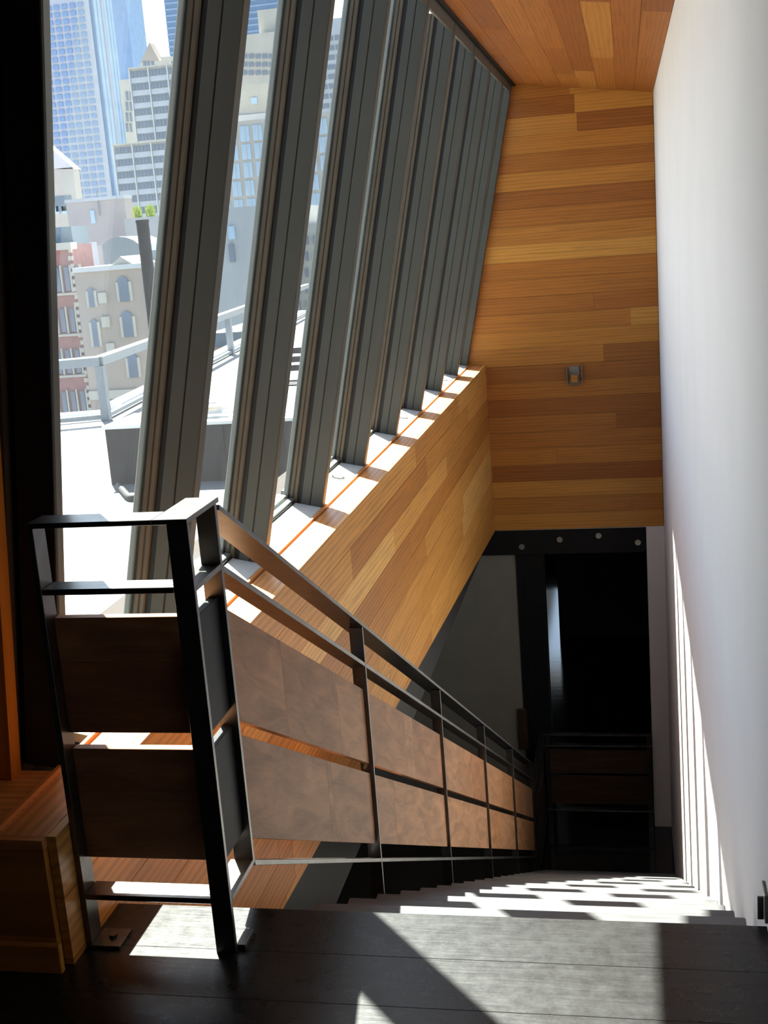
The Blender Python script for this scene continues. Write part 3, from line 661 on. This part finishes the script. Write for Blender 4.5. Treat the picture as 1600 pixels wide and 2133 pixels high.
# H brick building
o, xa, xb, zt = building('brick_building', 'pink brick building with tall windows and pale bands', 118, 40, 172, 512, 700, BRICK, 5)
D = 118; s = D / F_PX * 1.04
box('mansard_roof', xa, xb, D + 0.6, D + 4.5, zt, at_y(110, 474, D).z, SLATE, o)
box('cornice', xa - 0.2, xb + 0.2, D - 0.5, D + 1, zt - 0.5, zt + 0.2, CREAM, o)
for r in range(5):
    zc_ = at_y(120, 580 + 86 * r, D).z
    for c in range(6):
        x = at_y(60 + 20 * c, 600, D).x
        wn_ = window(o, x, x + 10 * s, zc_ - 27 * s, zc_ + 22 * s, D, WIND)
        box('pilaster', x + 11.5 * s, x + 15.5 * s, D - 0.25, D, zc_ - 30 * s, zc_ + 26 * s, CREAM, o)
    box('belt_course', xa, xb, D - 0.35, D, zc_ - 36 * s, zc_ - 31 * s, CREAM, o)
for k in range(22):
    zq = zt - (8 + 16 * k) * s; box('quoin', xb - (4 + 3 * (k % 2)) * s, xb + 0.1, D - 0.3, D, zq - 9 * s, zq, CREAM, o)
# I corner building with arched windows
D = 112; s = D / F_PX * 1.04
o, xa, xb, zt = building('corner_building', 'beige stone corner building with arched windows and a rooftop gable', D, 172, 352, 556, 700, BEIGE, 12)
p0 = at_y(226, 556, D); p1 = at_y(286, 552, D); pk = at_y(252, 534, D)
prism('gable', [(p0.x, D - 0.2, zt), (p1.x, D - 0.2, zt), (pk.x, D - 0.2, pk.z)], (0, 6, 0), CREAM, o)
box('roof_edge', xa, xb, D - 0.4, D + 11, zt - 0.2, zt + 0.25, FARW, o)
def arched(x0, x1, z0, z1, D, m, nm='window'):
    rr = (x1 - x0) / 2; pts = [(x0, D - 0.2, z0), (x1, D - 0.2, z0)] + [((x0 + x1) / 2 + rr * math.cos(t * math.pi / 8), D - 0.2, z1 - rr + rr * math.sin(t * math.pi / 8)) for t in range(9)]
    f = prism(nm, pts, (0, 0.4, 0), m, o)
    cx_ = (x0 + x1) / 2
    prism('window_surround', [(x0 - 0.28, D - 0.15, z0), (x0, D - 0.15, z0), (x0, D - 0.15, z1 - rr), (x0 - 0.28, D - 0.15, z1 - rr)], (0, 0.3, 0), CREAM, f)
    prism('window_surround', [(x1, D - 0.15, z0), (x1 + 0.28, D - 0.15, z0), (x1 + 0.28, D - 0.15, z1 - rr), (x1, D - 0.15, z1 - rr)], (0, 0.3, 0), CREAM, f)
for (u, v0, v1, wd) in ((256, 576, 628, 22), (264, 648, 702, 22), (275, 735, 786, 20), (189, 600, 640, 12), (196, 665, 722, 12), (318, 576, 628, 22), (326, 648, 702, 22), (336, 735, 786, 20)):
    q = at_y(u, v0, D); q1 = at_y(u, v1, D); arched(q.x - wd / 2 * s, q.x + wd / 2 * s, q1.z, q.z, D, WIND)
box('belt_course', xa, xb, D - 0.3, D, at_y(240, 830, D).z, at_y(240, 812, D).z, CREAM, o)
zz = at_y(240, 835, D).z
box('ground_storey', xa + 1, xb + 0.2, D - 0.5, D, ZG, zz, CREAM, o)
for u in (276, 308):
    q = at_y(u, 822 + (0 if u < 300 else -10), D); arched(q.x - 12 * s, q.x + 12 * s, q.z - 40 * s, q.z, D - 0.5, WIND)
for u, v in ((205, 610), (212, 660), (222, 715)):
    q = at_y(u, v, D); box('relief_panel', q.x, q.x + 18 * s, D - 0.25, D, q.z - 22 * s, q.z, CREAM, o)
# rounded slate roof behind it
D = 135; q = at_y(255, 560, D); rr = 2.9
rb = empty('domed_roof_house', (q.x, D, ZG), 'house with a rounded slate roof and bright rim behind the gable', 'building')
pts = [(q.x + 3.4 * math.cos(math.pi * t / 12), D, q.z + 3.6 * math.sin(math.pi * t / 12)) for t in range(13)]
prism('round_roof', pts, (0, 8, 0), SLATE, rb); box('wall', q.x - 3.4, q.x + 3.4, D, D + 8, ZG, q.z, BRICK, rb)
# roof terrace things on the corner building
for (u, v, lab) in ((184, 505, 'pale rooftop chimney stack behind the corner building'), (196, 512, 'pinkish rooftop chimney stack beside the pale one')):
    q = at_y(u, v, 126 if u < 190 else 129); b0 = box('chimney_stack', q.x - 0.4, q.x + 0.4, q.y, q.y + 1.2, -15, q.z, PALE if u < 190 else PINKG); tag(b0, lab, 'chimney')
# J buildings seen between the first mullions
D = 240; s = D / F_PX * 1.02
o, xa, xb, zt = building('cream_tower', 'cream stepped tower with a few small windows', D, 470, 600, 70, 120, CREAM, 20)
q = at_y(530, 24, D); box('roof_block', q.x, xb, D + 2, D + 12, zt, q.z + 0.5, CREAM, o)
for r in range(3):
    for c in range(6):
        qq = at_y(505 + 14 * c, 118 + 17 * r, D); window(o, qq.x, qq.x + 0.95, qq.z - 0.4, qq.z + 0.4, D, WIND)
D = 200; s = D / F_PX * 1.02
o, xa, xb, zt = building('round_top_block', 'cream block with a rounded roof corner and one square window', D, 470, 600, 175, 200, CREAM, 6)
qq = at_y(530, 210, D); window(o, qq.x - 0.5, qq.x + 0.5, qq.z - 0.5, qq.z + 0.5, D, WINL)
box('cornice', xa, xb, D - 0.6, D, at_y(530, 250, D).z, at_y(530, 238, D).z, FARW, o)
D = 190; s = D / F_PX * 1.02
o, xa, xb, zt = building('glazed_block', 'pale building with large glazed bays between cream piers', D, 440, 700, 246, 340, CREAM, 6)
for r in range(5):
    zc_ = at_y(540, 276 + 38 * r, D).z
    for c in range(9):
        xx = at_y(452 + 27 * c, 330, D).x
        f_ = window(o, xx, xx + 19 * s, zc_ - 15 * s, zc_ + 15 * s, D, WINL)
        window(f_, xx + 9 * s, xx + 10.2 * s, zc_ - 15 * s, zc_ + 15 * s, D - 0.3, FARW, 'glazing_bar')
D = 95
o, xa, xb, zt = building('blank_wall_building', 'blank pale grey party wall with one small dark window', D, 400, 582, 432, 540, GREYST, 20)
qq = at_y(484, 527, D); window(o, qq.x - 0.20, qq.x + 0.20, qq.z - 0.7, qq.z + 0.7, D, WIND)
qq = at_y(484, 485, D); window(o, qq.x - 0.25, qq.x + 0.25, qq.z - 0.5, qq.z + 0.5, D, WINL)
D = 100; s = D / F_PX * 1.02
o, xa, xb, zt = building('street_block', 'cream building with narrow dark windows beyond the third mullion', D, 582, 760, 464, 540, CREAM, 20)
for r in range(5):
    for c in range(8):
        qq = at_y(606 + 16 * c, 500 + 34 * r, D); window(o, qq.x, qq.x + 5 * s, qq.z - 9 * s, qq.z + 9 * s, D, WIND)
o, xa, xb, zt = building('far_office_block', 'distant office block with dark window bands and pale spandrels', 330, 600, 760, 40, 120, PALE, 20)
for r in range(10):
    zc_ = at_y(690, 80 + 20 * r, 330).z
    for c in range(8):
        xx = xa + (xb - xa) * c / 8; window(o, xx + 0.2, xx + (xb - xa) / 8 - 0.3, zc_ - 0.6, zc_ + 0.6, 330, WIND)
D = 60
o, xa, xb, zt = building('blue_shed', 'low grey blue building with a terracotta front beyond the railing', D, 430, 600, 690, 700, SLATE, 8)
box('terracotta_front', xa, xb, D - 0.2, D, ZG, at_y(480, 722, D).z, C_('terracotta', (0.42, 0.25, 0.18)), o)
